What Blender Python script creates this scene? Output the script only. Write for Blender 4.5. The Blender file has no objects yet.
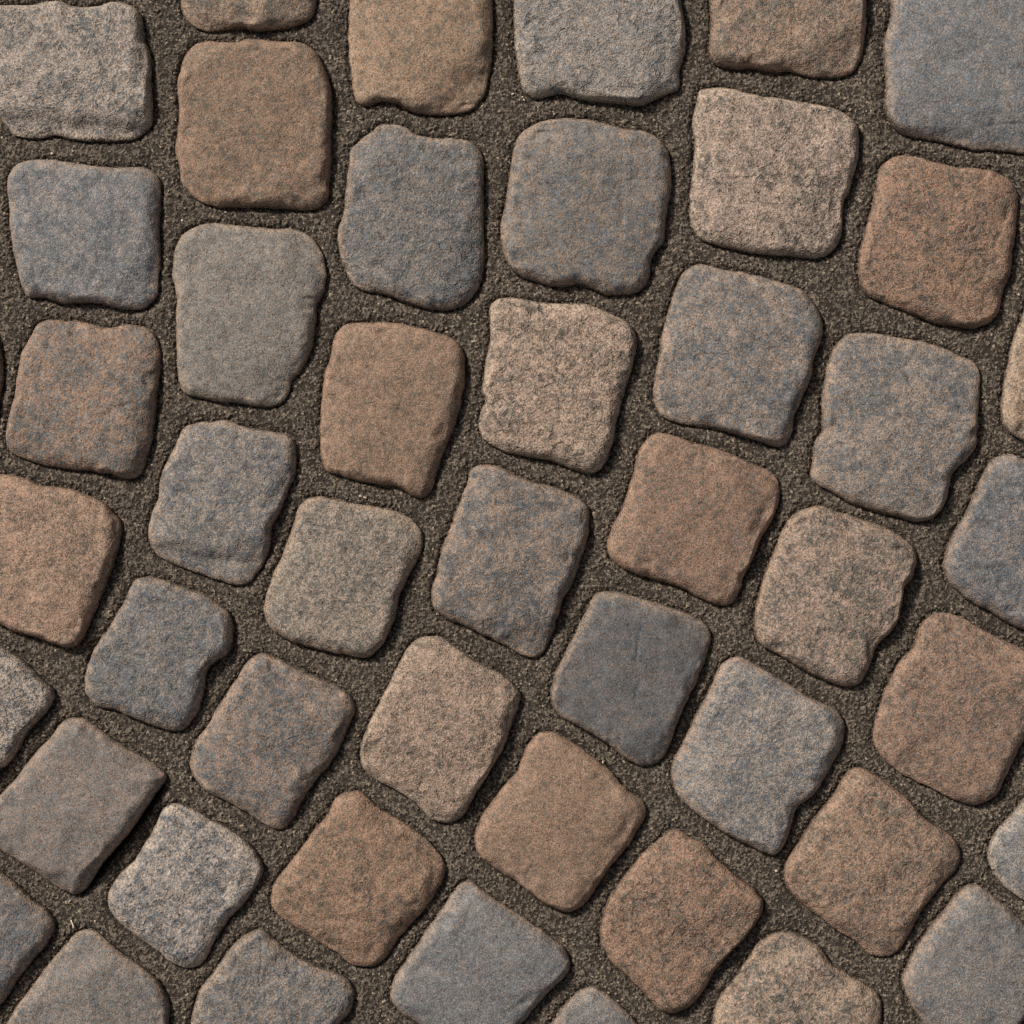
import bpy, math
import numpy as np

# ------------------------------------------------------------------ camera, sky, sun, exposure
S = 0.00075                      # metres of paving per unit of the traced outlines (one stone is about 12 cm)
scene = bpy.context.scene
COL = scene.collection

cam_data = bpy.data.cameras.new("camera")
cam = bpy.data.objects.new("camera", cam_data)
COL.objects.link(cam)
CAM_H = 1.70
cam.location = (0.0, 0.0, CAM_H)
cam.rotation_euler = (0.0, 0.0, 0.0)
cam_data.sensor_width = 36.0
cam_data.angle = 2 * math.atan(512 * S / (CAM_H - 0.003))
cam_data.clip_start = 0.05
cam_data.clip_end = 500.0
scene.camera = cam

SUN_AZ = math.radians(-47)       # from north towards east: the sun stands up and to the left
SUN_EL = math.radians(39)
world = bpy.data.worlds.new("World")
scene.world = world
world.use_nodes = True
wn = world.node_tree.nodes
sky = wn.new("ShaderNodeTexSky")
sky.sky_type = 'NISHITA'
sky.sun_disc = False
sky.sun_elevation = SUN_EL
sky.sun_rotation = SUN_AZ
sky.air_density = 1.0
sky.dust_density = 4.0
sky.ozone_density = 1.0
pale = wn.new("ShaderNodeHueSaturation")       # a thin high overcast takes most of the blue out of the sky
pale.inputs["Saturation"].default_value = 0.30
world.node_tree.links.new(sky.outputs[0], pale.inputs["Color"])
world.node_tree.links.new(pale.outputs[0], wn["Background"].inputs[0])
wn["Background"].inputs[1].default_value = 0.056

sun_data = bpy.data.lights.new("sun", 'SUN')
sun_data.energy = 3.6
sun_data.angle = math.radians(10.0)
sun_data.color = (1.0, 0.935, 0.85)
sun = bpy.data.objects.new("sun", sun_data)
COL.objects.link(sun)
sun.rotation_euler = (math.pi / 2 - SUN_EL, 0.0, math.pi - SUN_AZ)
sun.location = (-3, 3, 4)

scene.view_settings.view_transform = 'Standard'
scene.view_settings.look = 'None'
scene.cycles.use_denoising = False
scene.cycles.filter_width = 1.25
scene.view_settings.exposure = 0.0
scene.view_settings.gamma = 1.0
scene.view_settings.use_curve_mapping = False


# ------------------------------------------------------------------ helpers
def lin(c):
    r = []
    for v in c:
        v = v / 255.0
        r.append(v / 12.92 if v <= 0.04045 else ((v + 0.055) / 1.055) ** 2.4)
    return r


_tab = np.random.default_rng(11).random((8, 256, 256)).astype(np.float32)


def vnoise(x, y, scale, seed=0):
    """smooth lattice noise, -1..1, features about `scale` units wide"""
    a = x / scale + seed * 17.31 + 4000.0
    b = y / scale + seed * 9.77 + 4000.0
    t = _tab[seed % 8]
    ia = np.floor(a).astype(np.int64)
    ib = np.floor(b).astype(np.int64)
    fa = a - ia
    fb = b - ib
    fa = fa * fa * fa * (fa * (fa * 6 - 15) + 10)
    fb = fb * fb * fb * (fb * (fb * 6 - 15) + 10)
    i0, i1, j0, j1 = ia & 255, (ia + 1) & 255, ib & 255, (ib + 1) & 255
    v = (t[i0, j0] * (1 - fa) + t[i1, j0] * fa) * (1 - fb) + (t[i0, j1] * (1 - fa) + t[i1, j1] * fa) * fb
    return v * 2 - 1


def fbm(x, y, scale, seed=0, octaves=3, gain=0.55):
    s = 0.0
    amp = 1.0
    tot = 0.0
    for k in range(octaves):
        r = 0.6 + 0.9 * k
        xr = x * math.cos(r) - y * math.sin(r)
        yr = x * math.sin(r) + y * math.cos(r)
        s = s + amp * vnoise(xr, yr, scale / 2.03 ** k, seed + 3 * k)
        tot += amp
        amp *= gain
    return s / tot


def sstep(a, b, x):
    t = np.clip((x - a) / (b - a), 0, 1)
    return t * t * (3 - 2 * t)


def link_mesh(name, verts, faces, material, parent=None, attrs=None, loc=(0, 0, 0), smooth=True):
    """verts (n,3) array, faces (m,4) array (a repeated last index makes a triangle)"""
    me = bpy.data.meshes.new(name)
    verts = np.asarray(verts, dtype=np.float32)
    faces = np.asarray(faces, dtype=np.int32)
    me.vertices.add(len(verts))
    me.vertices.foreach_set("co", verts.ravel())
    tri = faces[:, 2] == faces[:, 3]
    tot = np.where(tri, 3, 4).astype(np.int32)
    keep = np.ones(faces.shape, bool)
    keep[tri, 3] = False
    me.loops.add(int(tot.sum()))
    me.loops.foreach_set("vertex_index", faces[keep])
    me.polygons.add(len(faces))
    start = np.concatenate([[0], np.cumsum(tot)[:-1]]).astype(np.int32)
    me.polygons.foreach_set("loop_start", start)
    me.polygons.foreach_set("loop_total", tot)
    if attrs:
        for k, v in attrs.items():
            a = me.attributes.new(k, 'FLOAT', 'POINT')
            a.data.foreach_set("value", np.asarray(v, dtype=np.float32))
    me.update(calc_edges=True)
    if smooth:
        me.polygons.foreach_set("use_smooth", np.ones(len(faces), bool))
    me.materials.append(material)
    ob = bpy.data.objects.new(name, me)
    ob.location = loc
    if parent:
        ob.parent = parent
    COL.objects.link(ob)
    return ob


# ------------------------------------------------------------------ node helpers
class NT:
    def __init__(self, tree):
        self.t = tree

    def n(self, kind, **kw):
        nd = self.t.nodes.new(kind)
        for k, v in kw.items():
            setattr(nd, k, v)
        return nd

    def l(self, a, b):
        self.t.links.new(a, b)

    def math(self, op, a, b=None, c=None, clamp=False):
        m = self.n("ShaderNodeMath", operation=op, use_clamp=clamp)
        for i, v in enumerate((a, b, c)):
            if v is None:
                continue
            if hasattr(v, 'is_linked'):
                self.l(v, m.inputs[i])
            else:
                m.inputs[i].default_value = v
        return m.outputs[0]

    def ramp(self, v, lo, hi, a=0.0, b=1.0):
        m = self.n("ShaderNodeMapRange", interpolation_type='SMOOTHSTEP')
        self.l(v, m.inputs[0])
        for i, x in zip((1, 2, 3, 4), (lo, hi, a, b)):
            m.inputs[i].default_value = x
        return m.outputs[0]

    def noise(self, vec, scale, detail=2.0, rough=0.5, dist=0.0):
        m = self.n("ShaderNodeTexNoise")
        self.l(vec, m.inputs["Vector"])
        m.inputs["Scale"].default_value = scale
        m.inputs["Detail"].default_value = detail
        m.inputs["Roughness"].default_value = rough
        m.inputs["Distortion"].default_value = dist
        return m.outputs[0]

    def mix(self, f, a, b, blend='MIX'):
        m = self.n("ShaderNodeMix", data_type='RGBA', blend_type=blend)
        for sock, v in ((m.inputs[0], f), (m.inputs[6], a), (m.inputs[7], b)):
            if hasattr(v, 'is_linked'):
                self.l(v, sock)
            elif isinstance(v, (int, float)):
                sock.default_value = v
            else:
                sock.default_value = (*v, 1.0)
        return m.outputs[2]


def stone_group():
    """granite surface: warm and cool minerals in patches, fine grain, worn rim, fine relief"""
    g = bpy.data.node_groups.new("granite", 'ShaderNodeTree')
    I = g.interface
    for nm, ty in (("Warm", 'NodeSocketColor'), ("Cool", 'NodeSocketColor'), ("Rim", 'NodeSocketColor'), ("Balance", 'NodeSocketFloat'),
                   ("Patch", 'NodeSocketFloat'), ("Rough", 'NodeSocketFloat'), ("Grain", 'NodeSocketFloat'), ("Offset", 'NodeSocketVector')):
        I.new_socket(nm, in_out='INPUT', socket_type=ty)
    I.new_socket("BSDF", in_out='OUTPUT', socket_type='NodeSocketShader')
    t = NT(g)
    gi = t.n("NodeGroupInput")
    go = t.n("NodeGroupOutput")
    tc = t.n("ShaderNodeTexCoord")
    add = t.n("ShaderNodeVectorMath", operation='ADD')
    t.l(tc.outputs["Object"], add.inputs[0])
    t.l(gi.outputs["Offset"], add.inputs[1])
    scl = t.n("ShaderNodeVectorMath", operation='SCALE')
    t.l(add.outputs[0], scl.inputs[0])
    t.l(gi.outputs["Grain"], scl.inputs["Scale"])
    rot = t.n("ShaderNodeVectorRotate", rotation_type='EULER_XYZ')      # keeps the noise lattice off the stone's face
    t.l(scl.outputs[0], rot.inputs["Vector"])
    rot.inputs["Rotation"].default_value = (0.62, 0.47, 0.81)
    v = rot.outputs[0]
    big = t.noise(v, 38.0, 4.0, 0.62, 0.3)
    mid = t.noise(v, 150.0, 3.5, 0.68, 0.2)
    grain = t.noise(v, 380.0, 1.6, 0.7)
    fine = t.noise(v, 780.0, 1.0, 0.7)
    # patch mask: where the cool mineral shows through
    pm = t.math('MULTIPLY_ADD', t.math('SUBTRACT', big, 0.5), 2.9, 0.0)
    pm = t.math('ADD', pm, t.math('MULTIPLY', t.math('SUBTRACT', mid, 0.5), 3.2))
    pm = t.math('MULTIPLY', pm, gi.outputs["Patch"])
    pm = t.math('ADD', pm, t.math('MULTIPLY', t.math('SUBTRACT', grain, 0.5), 5.8))
    pm = t.math('ADD', pm, gi.outputs["Balance"], clamp=True)
    col = t.mix(pm, gi.outputs["Warm"], gi.outputs["Cool"])
    # worn, slightly rusty rim, broken up by noise
    at = t.n("ShaderNodeAttribute", attribute_name="edge_distance")
    ed = t.math('ADD', at.outputs["Fac"], t.math('MULTIPLY', t.math('SUBTRACT', mid, 0.5), 22.0))
    ed = t.math('ADD', ed, t.math('MULTIPLY', t.math('SUBTRACT', grain, 0.5), 14.0))
    rimf = t.math('MULTIPLY', t.ramp(ed, 1.0, 9.0, 1.0, 0.0), 0.5)
    col = t.mix(rimf, col, gi.outputs["Rim"])
    # dark brown tint on the lowest part of the flanks, broken up by grain
    foot_tint = t.ramp(t.math('ADD', at.outputs["Fac"], t.math('MULTIPLY', t.math('SUBTRACT', grain, 0.5), 5.0)), -1.0, 2.2, 0.75, 0.0)
    col = t.mix(foot_tint, col, lin((74, 62, 50)))
    # bright feldspar and dark mica grains
    val = t.math('MULTIPLY_ADD', t.math('SUBTRACT', grain, 0.5), 2.2, 1.0)
    val = t.math('ADD', val, t.math('MULTIPLY', t.math('SUBTRACT', fine, 0.5), 1.8))
    val = t.math('ADD', val, t.math('MULTIPLY', t.math('SUBTRACT', mid, 0.5), -0.75))
    # clusters of dark mineral and tiny pits, stronger on the rough stones
    fleck = t.ramp(t.noise(v, 190.0, 2.5, 0.75, 0.5), 0.51, 0.63)
    fleck = t.math('MULTIPLY', t.math('MULTIPLY', fleck, t.ramp(big, 0.36, 0.56, 0.35, 1.0)), t.math('MULTIPLY', gi.outputs["Rough"], 0.34))
    val = t.math('MULTIPLY', val, t.math('SUBTRACT', 1.0, fleck))
    val = t.math('MAXIMUM', val, 0.3)
    hsv = t.n("ShaderNodeHueSaturation")
    t.l(col, hsv.inputs["Color"])
    t.l(val, hsv.inputs["Value"])
    spk = t.ramp(t.noise(v, 520.0, 0.0, 0.5), 0.74, 0.82)
    col2 = t.mix(t.math('MULTIPLY', spk, 0.2), hsv.outputs[0], lin((205, 185, 160)))
    # relief
    h = t.math('ADD', t.math('MULTIPLY', mid, 0.9), t.math('MULTIPLY', grain, 0.7))
    h = t.math('SUBTRACT', h, t.math('MULTIPLY', fleck, 0.7))
    h = t.math('ADD', h, t.math('MULTIPLY', fine, 0.34))
    bump = t.n("ShaderNodeBump")
    t.l(gi.outputs["Rough"], bump.inputs["Strength"])
    bump.inputs["Distance"].default_value = 0.0011
    t.l(h, bump.inputs["Height"])
    bs = t.n("ShaderNodeBsdfPrincipled")
    t.l(col2, bs.inputs["Base Color"])
    bs.inputs["Roughness"].default_value = 0.78
    bs.inputs["Specular IOR Level"].default_value = 0.28
    t.l(bump.outputs[0], bs.inputs["Normal"])
    t.l(bs.outputs[0], go.inputs[0])
    return g


GRANITE = stone_group()
KALB = 1.21                       # picture colour to base colour


def grey(c, k):
    m = 0.35 * c[0] + 0.5 * c[1] + 0.15 * c[2]
    return [m + (v - m) * k for v in c]


def stone_material(i, warm, cool, rim, bal, patch, rough):
    tan = warm[0] / warm[2] < 1.43
    warm, rim = grey([warm[0] * 1.015, warm[1] * (0.978 if tan else 0.988), warm[2] * (0.99 if tan else 0.98)], 0.80 if bal < 0.42 else 0.76), grey(rim, 0.8)
    if bal < 0.42:
        cool = [cool[0] * 0.845, cool[1] * 0.83, cool[2] * 0.81]
    else:
        cool = grey([v * 0.92 for v in cool], 0.38)
    m = bpy.data.materials.new("granite_%02d" % i)
    m.use_nodes = True
    nt = m.node_tree
    for n in list(nt.nodes):
        if n.type != 'OUTPUT_MATERIAL':
            nt.nodes.remove(n)
    g = nt.nodes.new("ShaderNodeGroup")
    g.node_tree = GRANITE
    for nm, c in (("Warm", warm), ("Cool", cool), ("Rim", rim)):
        g.inputs[nm].default_value = (*[min(0.8, v * KALB) for v in lin(c)], 1.0)
    g.inputs["Balance"].default_value = bal
    g.inputs["Patch"].default_value = patch
    g.inputs["Rough"].default_value = rough
    g.inputs["Grain"].default_value = 1.32 - 0.34 * rough + 0.10 * math.sin(i * 2.3)
    g.inputs["Offset"].default_value = (i * 0.731, i * 0.417, i * 0.193)
    nt.links.new(g.outputs[0], nt.nodes["Material Output"].inputs[0])
    return m


def mortar_material():
    m = bpy.data.materials.new("gritty_mortar")
    m.use_nodes = True
    t = NT(m.node_tree)
    bs = m.node_tree.nodes["Principled BSDF"]
    tc = t.n("ShaderNodeTexCoord")
    v = tc.outputs["Object"]
    at = t.n("ShaderNodeAttribute", attribute_name="grain")
    big = t.noise(v, 22.0, 3.0, 0.6)
    fine = t.noise(v, 850.0, 2.0, 0.7)
    f = t.math('ADD', t.math('MULTIPLY', at.outputs["Fac"], 0.85), t.math('MULTIPLY', t.math('SUBTRACT', fine, 0.5), 1.5), clamp=True)
    col = t.mix(t.ramp(f, 0.15, 1.05), lin(MORTAR_DARK), lin(MORTAR_LIGHT))
    col = t.mix(t.ramp(at.outputs["Fac"], 0.955, 0.985), col, lin((168, 150, 128)))
    hsv = t.n("ShaderNodeHueSaturation")
    t.l(col, hsv.inputs["Color"])
    t.l(t.math('MULTIPLY_ADD', t.math('SUBTRACT', big, 0.5), 0.5, 1.0), hsv.inputs["Value"])
    t.l(hsv.outputs[0], bs.inputs["Base Color"])
    bs.inputs["Roughness"].default_value = 0.85
    bs.inputs["Specular IOR Level"].default_value = 0.35
    bump = t.n("ShaderNodeBump")
    bump.inputs["Strength"].default_value = 0.9
    bump.inputs["Distance"].default_value = 0.0014
    t.l(fine, bump.inputs["Height"])
    t.l(bump.outputs[0], bs.inputs["Normal"])
    return m


MORTAR_DARK = (58, 51, 44)
MORTAR_LIGHT = (134, 121, 106)

# ------------------------------------------------------------------ the traced stones
OUTLINES = [
    "-15.4 20.5 -6.8 6.8 10.3 4.1 32.5 4.8 44.4 1 61.5 0.7 73.5 5.5 92.3 5.5 112.8 1.4 131.6 4.8 141.8 15.4 144.2 37.6 151.4 58.1 151.1 82 153.1 109.4 150.4 126.5 136.7 137.4 112.8 140.8 75.2 140.1 54.7 135 37.6 138.1 15.4 136 6.8 126.5 -1.7 114.5 -13.7 92.3 -18.8 58.1",
    "6.8 184.6 12 167.5 25.6 160.6 54.7 159.3 78.6 163.4 106 166.8 129.9 166.8 147 168.2 157.9 177.7 160.6 198.2 159.3 225.6 160 252.9 157.9 280.3 157.2 293.9 147 305.9 133.3 309.7 112.8 307.6 92.3 302.5 64.9 303.5 44.4 297.4 27.3 296.7 20.5 283.7 14.4 259.8 10.9 239.3 8.5 211.9",
    "180.5 -1.7 182.9 13.7 191.4 25.6 205.1 30.8 218.8 30.1 239.3 27.3 252.9 30.1 273.4 29.4 290.5 26.7 307.6 20.5 314.5 10.3 316.2 -3.4 314.5 -41 309.3 -102.5 297.4 -117.9 239.3 -121.3 194.8 -117.9 182.9 -106 177.7 -51.3",
    "184.6 54.7 194.8 43.8 211.9 41 235.8 41.7 249.5 38.3 273.4 40.3 293.9 41 307.6 45.1 319.6 56.4 326.4 71.8 330.9 88.9 332.2 109.4 330.9 129.9 331.5 150.4 329.8 170.9 328.8 191.4 323 205.1 307.6 210.2 283.7 208.5 259.8 207.8 235.8 206.8 211.9 205.8 194.8 198.2 181.2 181.2 178.4 164.1 175 147 177.1 126.5 178.4 102.5 177.1 82 181.2 66.7",
    "172.6 259.8 176 244.4 184.6 232.4 201.7 223.9 218.8 222.9 246.1 225.6 270 228.3 290.5 228.3 307.6 234.1 319.6 247.8 325.4 266.6 324.7 287.1 317.9 304.2 315.1 324.7 312.7 345.2 304.2 364.7 292.2 380.1 288.8 392 280.3 403 263.2 406.4 239.3 403 218.8 401.6 198.2 397.5 182.9 392 177.7 378.4 176 351 175 321.3 177.1 300.8 172.6 280.3",
    "349.6 -3.4 348.2 41 350.3 68.4 354.4 95.7 363.9 105.3 381 101.9 394.7 102.5 411.8 111.1 432.3 114.5 456.2 112.8 473.3 107.7 485.3 92.3 490.4 68.4 492.4 44.4 493.1 17.1 492.1 -6.8 487 -44.4 473.3 -54.7 408.4 -58.1 363.9 -54.7 353.7 -41",
    "513.6 -3.4 514.3 41 517.7 64.9 521.2 85.4 531.4 97.4 548.5 95.7 562.2 94 579.3 99.1 603.2 101.9 623.7 103.2 640.8 105.3 654.5 99.1 668.1 94 678.4 88.9 680.1 71.8 685.2 51.3 685.9 27.3 682.5 6.8 680.1 -13.7 676.7 -68.4 664.7 -82 596.3 -85.4 531.4 -83.7 517.7 -68.4 514.3 -34.2",
    "350.3 150.4 360.5 139.5 370.8 131.6 382.7 124.1 401.5 125.8 415.2 133.3 432.3 137.4 452.8 138.1 469.9 140.8 480.1 150.4 484.2 170.9 483.6 205.1 484.2 239.3 484.2 266.6 478.4 287.1 469.9 300.8 457.9 307.6 442.5 310.4 422 306.9 404.9 302.5 391.3 296.7 377.6 292.2 360.5 289.8 348.5 278.6 342.7 263.2 338.3 249.5 337.3 232.4 343.4 211.9 345.1 191.4 347.5 170.9",
    "510.9 160.6 516 140.1 528 126.5 548.5 118.9 575.8 117.9 599.8 121.3 620.3 127.1 640.8 129.9 657.9 136.7 668.1 150.4 671.5 170.9 669.8 198.2 666.4 222.2 663 242.7 652.7 256.3 649.3 276.9 640.8 290.5 623.7 294.6 606.6 294.6 592.9 288.8 579.3 284.4 558.8 286.4 541.7 283 521.2 276.2 509.2 266.6 502.4 249.5 500 229 504.1 208.5 508.2 184.6",
    "709.9 -3.4 710.9 27.3 709.2 51.3 715 63.2 732.1 67.7 756 69 773.1 71.8 790.2 71.1 807.3 75.9 824.4 77.2 841.5 76.6 855.2 70.1 862 54.7 866.1 30.8 867.1 6.8 866.1 -20.5 862 -88.9 844.9 -99.1 776.5 -102.5 721.9 -99.1 711.6 -85.4 709.9 -44.4",
    "891 -3.4 892.8 10.3 885.9 34.2 884.2 54.7 886.6 82 885.2 102.5 889.3 119.6 899.6 131.6 916.7 137.4 937.2 140.8 957.7 145.3 974.8 149.7 998.7 150.4 1019.2 153.1 1050 153.8 1070.5 143.6 1079 119.6 1080.7 68.4 1080.7 17.1 1073.9 -17.1 1056.8 -30.8 981.6 -34.2 913.3 -30.8 896.2 -20.5",
    "696.2 102.5 699.6 90.6 711.6 87.2 732.1 88.2 752.6 94 776.5 97.4 800.5 100.8 824.4 106 841.5 111.1 855.2 121.3 859.6 135 858.6 157.2 853.4 177.7 850 191.4 844.2 201.7 843.2 222.2 839.8 239.3 831.2 252.2 814.1 258.1 793.6 256.3 769.7 254.6 745.8 252.2 725.3 246.8 704.8 241 692.8 229 689.4 208.5 691.8 181.2 693.8 157.2 694.5 136.7 691.8 123",
    "875.7 191.4 879.1 170.9 887.6 160.6 903 154.8 920.1 156.5 937.2 162.4 957.7 166.8 978.2 167.5 998.7 172.6 1012.4 181.2 1018.5 194.8 1017.5 218.8 1014.1 246.1 1010.7 273.4 1003.8 293.9 998.7 314.5 986.7 324.7 971.4 328.8 954.3 326.4 933.8 323 916.7 316.2 899.6 309.3 882.5 302.5 867.1 293.9 860.3 280.3 858.9 259.8 863.7 235.8 868.8 218.8",
    "30.8 333.9 37.6 323.7 51.3 319.6 71.8 320.9 88.9 323 106 327.1 126.5 324.4 143.6 326.4 153.8 333.9 159.3 347.6 160 368.1 157.2 392 154.5 416 152.1 436.5 147 457 140.1 474.1 126.5 478.8 109.4 474.7 92.3 471.3 68.4 468.9 47.9 465.5 27.3 459.7 10.3 451.8 5.1 436.5 7.5 419.4 13 398.9 16.4 378.4 20.5 354.4",
    "-20.5 487.7 -10.3 475.8 6.8 474.1 23.9 478.2 41 485 64.9 487.7 82 492.9 99.1 499.7 112.8 511.7 120.3 525.3 119.6 542.4 114.5 559.5 107.7 580 99.1 600.5 92.3 617.6 85.4 634.7 76.9 645.6 64.9 647.7 51.3 643.3 30.8 636.4 13.7 631.3 0 624.5 -20.5 614.2 -37.6 600.5 -39.3 580 -34.2 549.3 -27.3 515.1",
    "174.3 446.7 181.2 429.6 191.4 423.5 211.9 421.1 227.3 420.1 242.7 425.5 259.8 429.6 280.3 432.4 292.2 438.2 296 453.6 294.6 474.1 287.1 494.6 279.6 511.7 271.7 528.8 269.3 549.3 261.5 566.3 251.2 580 239.3 585.1 222.2 581.7 201.7 574.9 181.2 568.1 162.4 559.5 152.1 549.3 148 532.2 150.4 515.1 157.2 498 160.6 477.5 167.5 460.4",
    "126.5 594.9 133.3 581.3 145.3 576.1 164.1 579.6 177.7 585.4 194.8 591.5 211.9 598.4 225.6 608.6 233.1 624 233.1 639.4 227.3 654.8 213.6 663.3 206.1 673.6 204.4 690.6 198.2 711.2 188 726.5 177.7 732.3 160.6 728.9 140.1 721.4 123 714.6 112.8 709.4 95.7 706 85.4 694.1 84.8 677 88.9 659.9 97.4 642.8 107.7 629.1 117.9 612",
    "330.3 354.4 333.7 337.3 344 325.4 359.4 322.3 383.3 322.3 403.8 324.4 424.3 328.8 444.8 334.6 458.5 342.5 464.6 357.9 464.6 381.8 460.2 405.7 453.4 429.6 444.8 450.1 438 470.6 431.2 491.2 422.6 498 410.6 495.3 397 487.1 379.9 485 359.4 480.9 338.9 475.8 325.2 468.9 320.1 450.1 320.1 422.8 321.1 395.4 325.2 371.5",
    "294.4 518.5 301.3 503.1 313.2 496.3 332 498.7 352.5 503.1 376.5 506.5 397 511.7 412.4 520.2 421.6 533.9 421.6 549.3 414.1 566.3 405.5 583.4 398.7 600.5 395.3 617.6 388.4 634.7 379.9 648.4 366.2 657.9 349.1 655.9 328.6 651.8 308.1 646.7 287.6 639.8 270.5 629.6 263.7 614.2 265.4 597.1 272.2 576.6 280.8 556.1 287.6 539",
    "490.3 328.1 489.6 307.6 498.8 298 517.6 297.4 538.1 301.5 558.6 302.5 586 304.2 606.5 311 623.6 319.6 633.8 329.8 636.6 345.2 629.7 378.4 619.5 412.5 612.6 443.3 605.8 463.8 592.1 473.4 575 470.6 547.4 460.4 523.4 456.3 499.5 449.5 485.8 441.6 479 429.6 480.7 412.5 485.2 402.3 482.4 388.6 485.2 364.7 489.3 344.2",
    "465.3 487.7 470.5 470.6 482.4 464.5 499.5 466.5 516.6 475.8 537.1 482.6 557.6 488.4 576.4 496.3 586.7 504.8 590.1 518.5 586.7 542.4 579.8 562.9 573 583.4 562.7 600.5 555.9 624.5 547.4 646.7 537.1 657.9 523.4 655.9 506.3 646.7 489.3 638.1 468.8 627.9 448.2 619.3 434.6 609.1 431.2 593.7 436.3 573.2 441.4 549.3 450 528.8 456.8 508.2",
    "677.4 283.7 686 270 701.3 263.9 721.9 268.3 742.4 271.7 766.3 276.9 786.8 283.7 803.9 290.5 814.1 302.5 821.7 317.9 822.3 336.7 814.8 358.9 810.7 379.4 802.2 399.9 795.3 417 791.9 434.1 785.1 445 773.1 445.7 752.6 439.2 732.1 433.4 711.6 428.6 691.1 425.5 674 422.5 660.3 415.3 654.5 403.3 654.2 382.8 658.6 355.5 663.7 328.1 670.6 304.2",
    "638.4 453.6 647 438.2 658.9 433 674.3 434.8 691.4 441.6 708.5 446 725.6 451.8 746.1 460.4 766.6 468.9 778.6 480.9 779.6 501.4 771.7 521.9 761.5 539 752.9 559.5 744.4 576.6 739.3 593.7 730.7 603.9 718.8 605.3 701.7 598.8 684.6 589.6 667.5 583.4 647 577.3 626.5 570.4 611.1 557.8 607.7 542.4 614.5 521.9 624.8 501.4 631.6 477.5",
    "829.5 357.9 838.1 342.5 851.7 333.2 872.2 332.2 892.8 335.6 916.7 340.1 940.6 345.9 961.1 356.1 976.5 363 980.9 378.4 979.9 405.7 978.2 429.6 974.8 450.1 962.8 463.8 952.6 474.1 949.1 491.2 942.3 508.2 932.1 518.5 916.7 521.9 896.2 516.8 872.2 510 848.3 501.4 827.8 489.4 812.4 479.2 812.4 460.4 814.8 441.6 822.7 427.9 821.7 402.3 825.1 378.4",
    "776.5 545.8 786.8 521.9 800.5 510 821 505.5 834.6 511 855.2 516.8 875.7 523.6 896.2 532.2 913.3 545.8 917.4 559.5 913.3 576.6 904.7 590.3 901.3 607.4 894.5 627.9 879.1 644.3 870.5 664.8 862 681.9 848.3 687 827.8 681.9 803.9 669.9 780 656.2 761.2 644.3 754.3 627.2 755.3 610.1 761.2 586.9 768 566.3",
    "971.4 501.4 981.6 477.5 991.9 460.4 1007.3 453.6 1022.6 457 1039.7 462.1 1067.1 470.6 1087.6 480.9 1092.7 498 1084.2 532.2 1073.9 569.8 1063.6 600.5 1053.4 621 1039.7 629.6 1022.6 629.6 1005.5 621 988.5 610.8 967.9 600.5 950.9 585.1 944 569.8 945.7 552.7 954.3 532.2 962.8 518.5",
    "1022.6 316.8 1015.8 333.9 1010.7 354.4 1005.5 378.4 1002.1 398.9 1002.1 416 1007.3 429.6 1019.2 438.2 1036.3 445 1067.1 446.7 1101.2 450.1 1118.3 436.5 1125.2 395.4 1128.6 351 1125.2 316.8 1111.5 292.9 1067.1 286.1 1036.3 289.5",
    "913.3 647.9 920.1 627.3 932.1 614.4 947.4 613 964.5 618.8 981.6 629.1 1002.1 639.3 1022.6 649.6 1041.4 659.8 1050 675.2 1048.3 695.7 1039.7 712.8 1026.1 736.7 1015.8 757.2 1005.5 777.7 997 794.8 985 803.4 969.7 805.1 950.9 798.9 933.8 789.7 916.7 781.2 899.6 772.6 882.5 757.2 873.3 740.1 875.7 719.6 882.5 699.1 894.5 671.8 903 658.1",
    "710.9 687.2 720.1 667.7 731.4 658.1 745.8 658.8 763.6 669 785.1 681.3 805.6 694.3 824.4 704.2 838.7 712.1 845.6 726.5 842.2 747 831.2 767.5 821 784.6 810.7 798.2 797 808.5 791.9 825.6 785.1 842.7 776.5 854.6 762.9 853.6 745.8 844.4 725.3 834.1 704.8 820.5 686 805.1 675.7 791.4 671.3 774.3 674 760.6 684.3 740.1 694.5 719.6 704.8 699.1",
    "838.1 788 846.6 772.6 858.6 767.5 875.7 774.3 892.8 786.3 909.8 800 926.9 818.8 944 829 956 841 961.1 856.3 956 870 944 883.7 930.3 900.8 918.4 917.9 909.8 935 899.6 950.3 885.9 956.8 868.8 953.8 851.7 939.7 834.6 929.5 817.6 915.8 798.8 902.1 786.8 886.8 784.1 873.1 790.2 856 803.9 835.5 817.6 815 827.8 801.7",
    "1036.3 780.8 1026.1 796.2 1015.8 811.6 1002.1 825.3 991.9 838.9 988.5 852.6 991.9 869.7 1002.1 883.4 1015.8 895.3 1032.9 905.6 1053.4 917.6 1070.5 924.4 1084.2 921 1097.8 903.9 1118.3 869.7 1135.4 835.5 1138.8 815 1128.6 797.9 1094.4 780.8 1063.6 772.3 1050 772.3",
    "903 982.5 906.4 968.8 916.7 948.3 930.3 927.8 944 910.7 957.7 893.6 969.7 885.1 981.6 886.8 995.3 897 1010.7 909 1026.1 924.4 1043.1 941.5 1053.4 958.6 1050 979.1 1036.3 1003 1019.2 1026.9 1002.1 1047.4 988.5 1061.1 974.8 1064.5 957.7 1054.3 940.6 1040.6 923.5 1023.5 909.8 1003",
    "713.3 1020.1 718.4 999.6 732.1 982.5 745.8 962 757.7 944.9 773.1 934 790.2 932.9 807.3 938.1 821 948.3 832.9 963.7 848.3 974 865.4 984.2 879.1 996.2 882.5 1013.3 879.1 1033.8 865.4 1057.7 848.3 1081.6 831.2 1098.7 814.1 1102.1 793.6 1091.9 766.3 1074.8 738.9 1057.7 718.4 1040.6",
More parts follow.
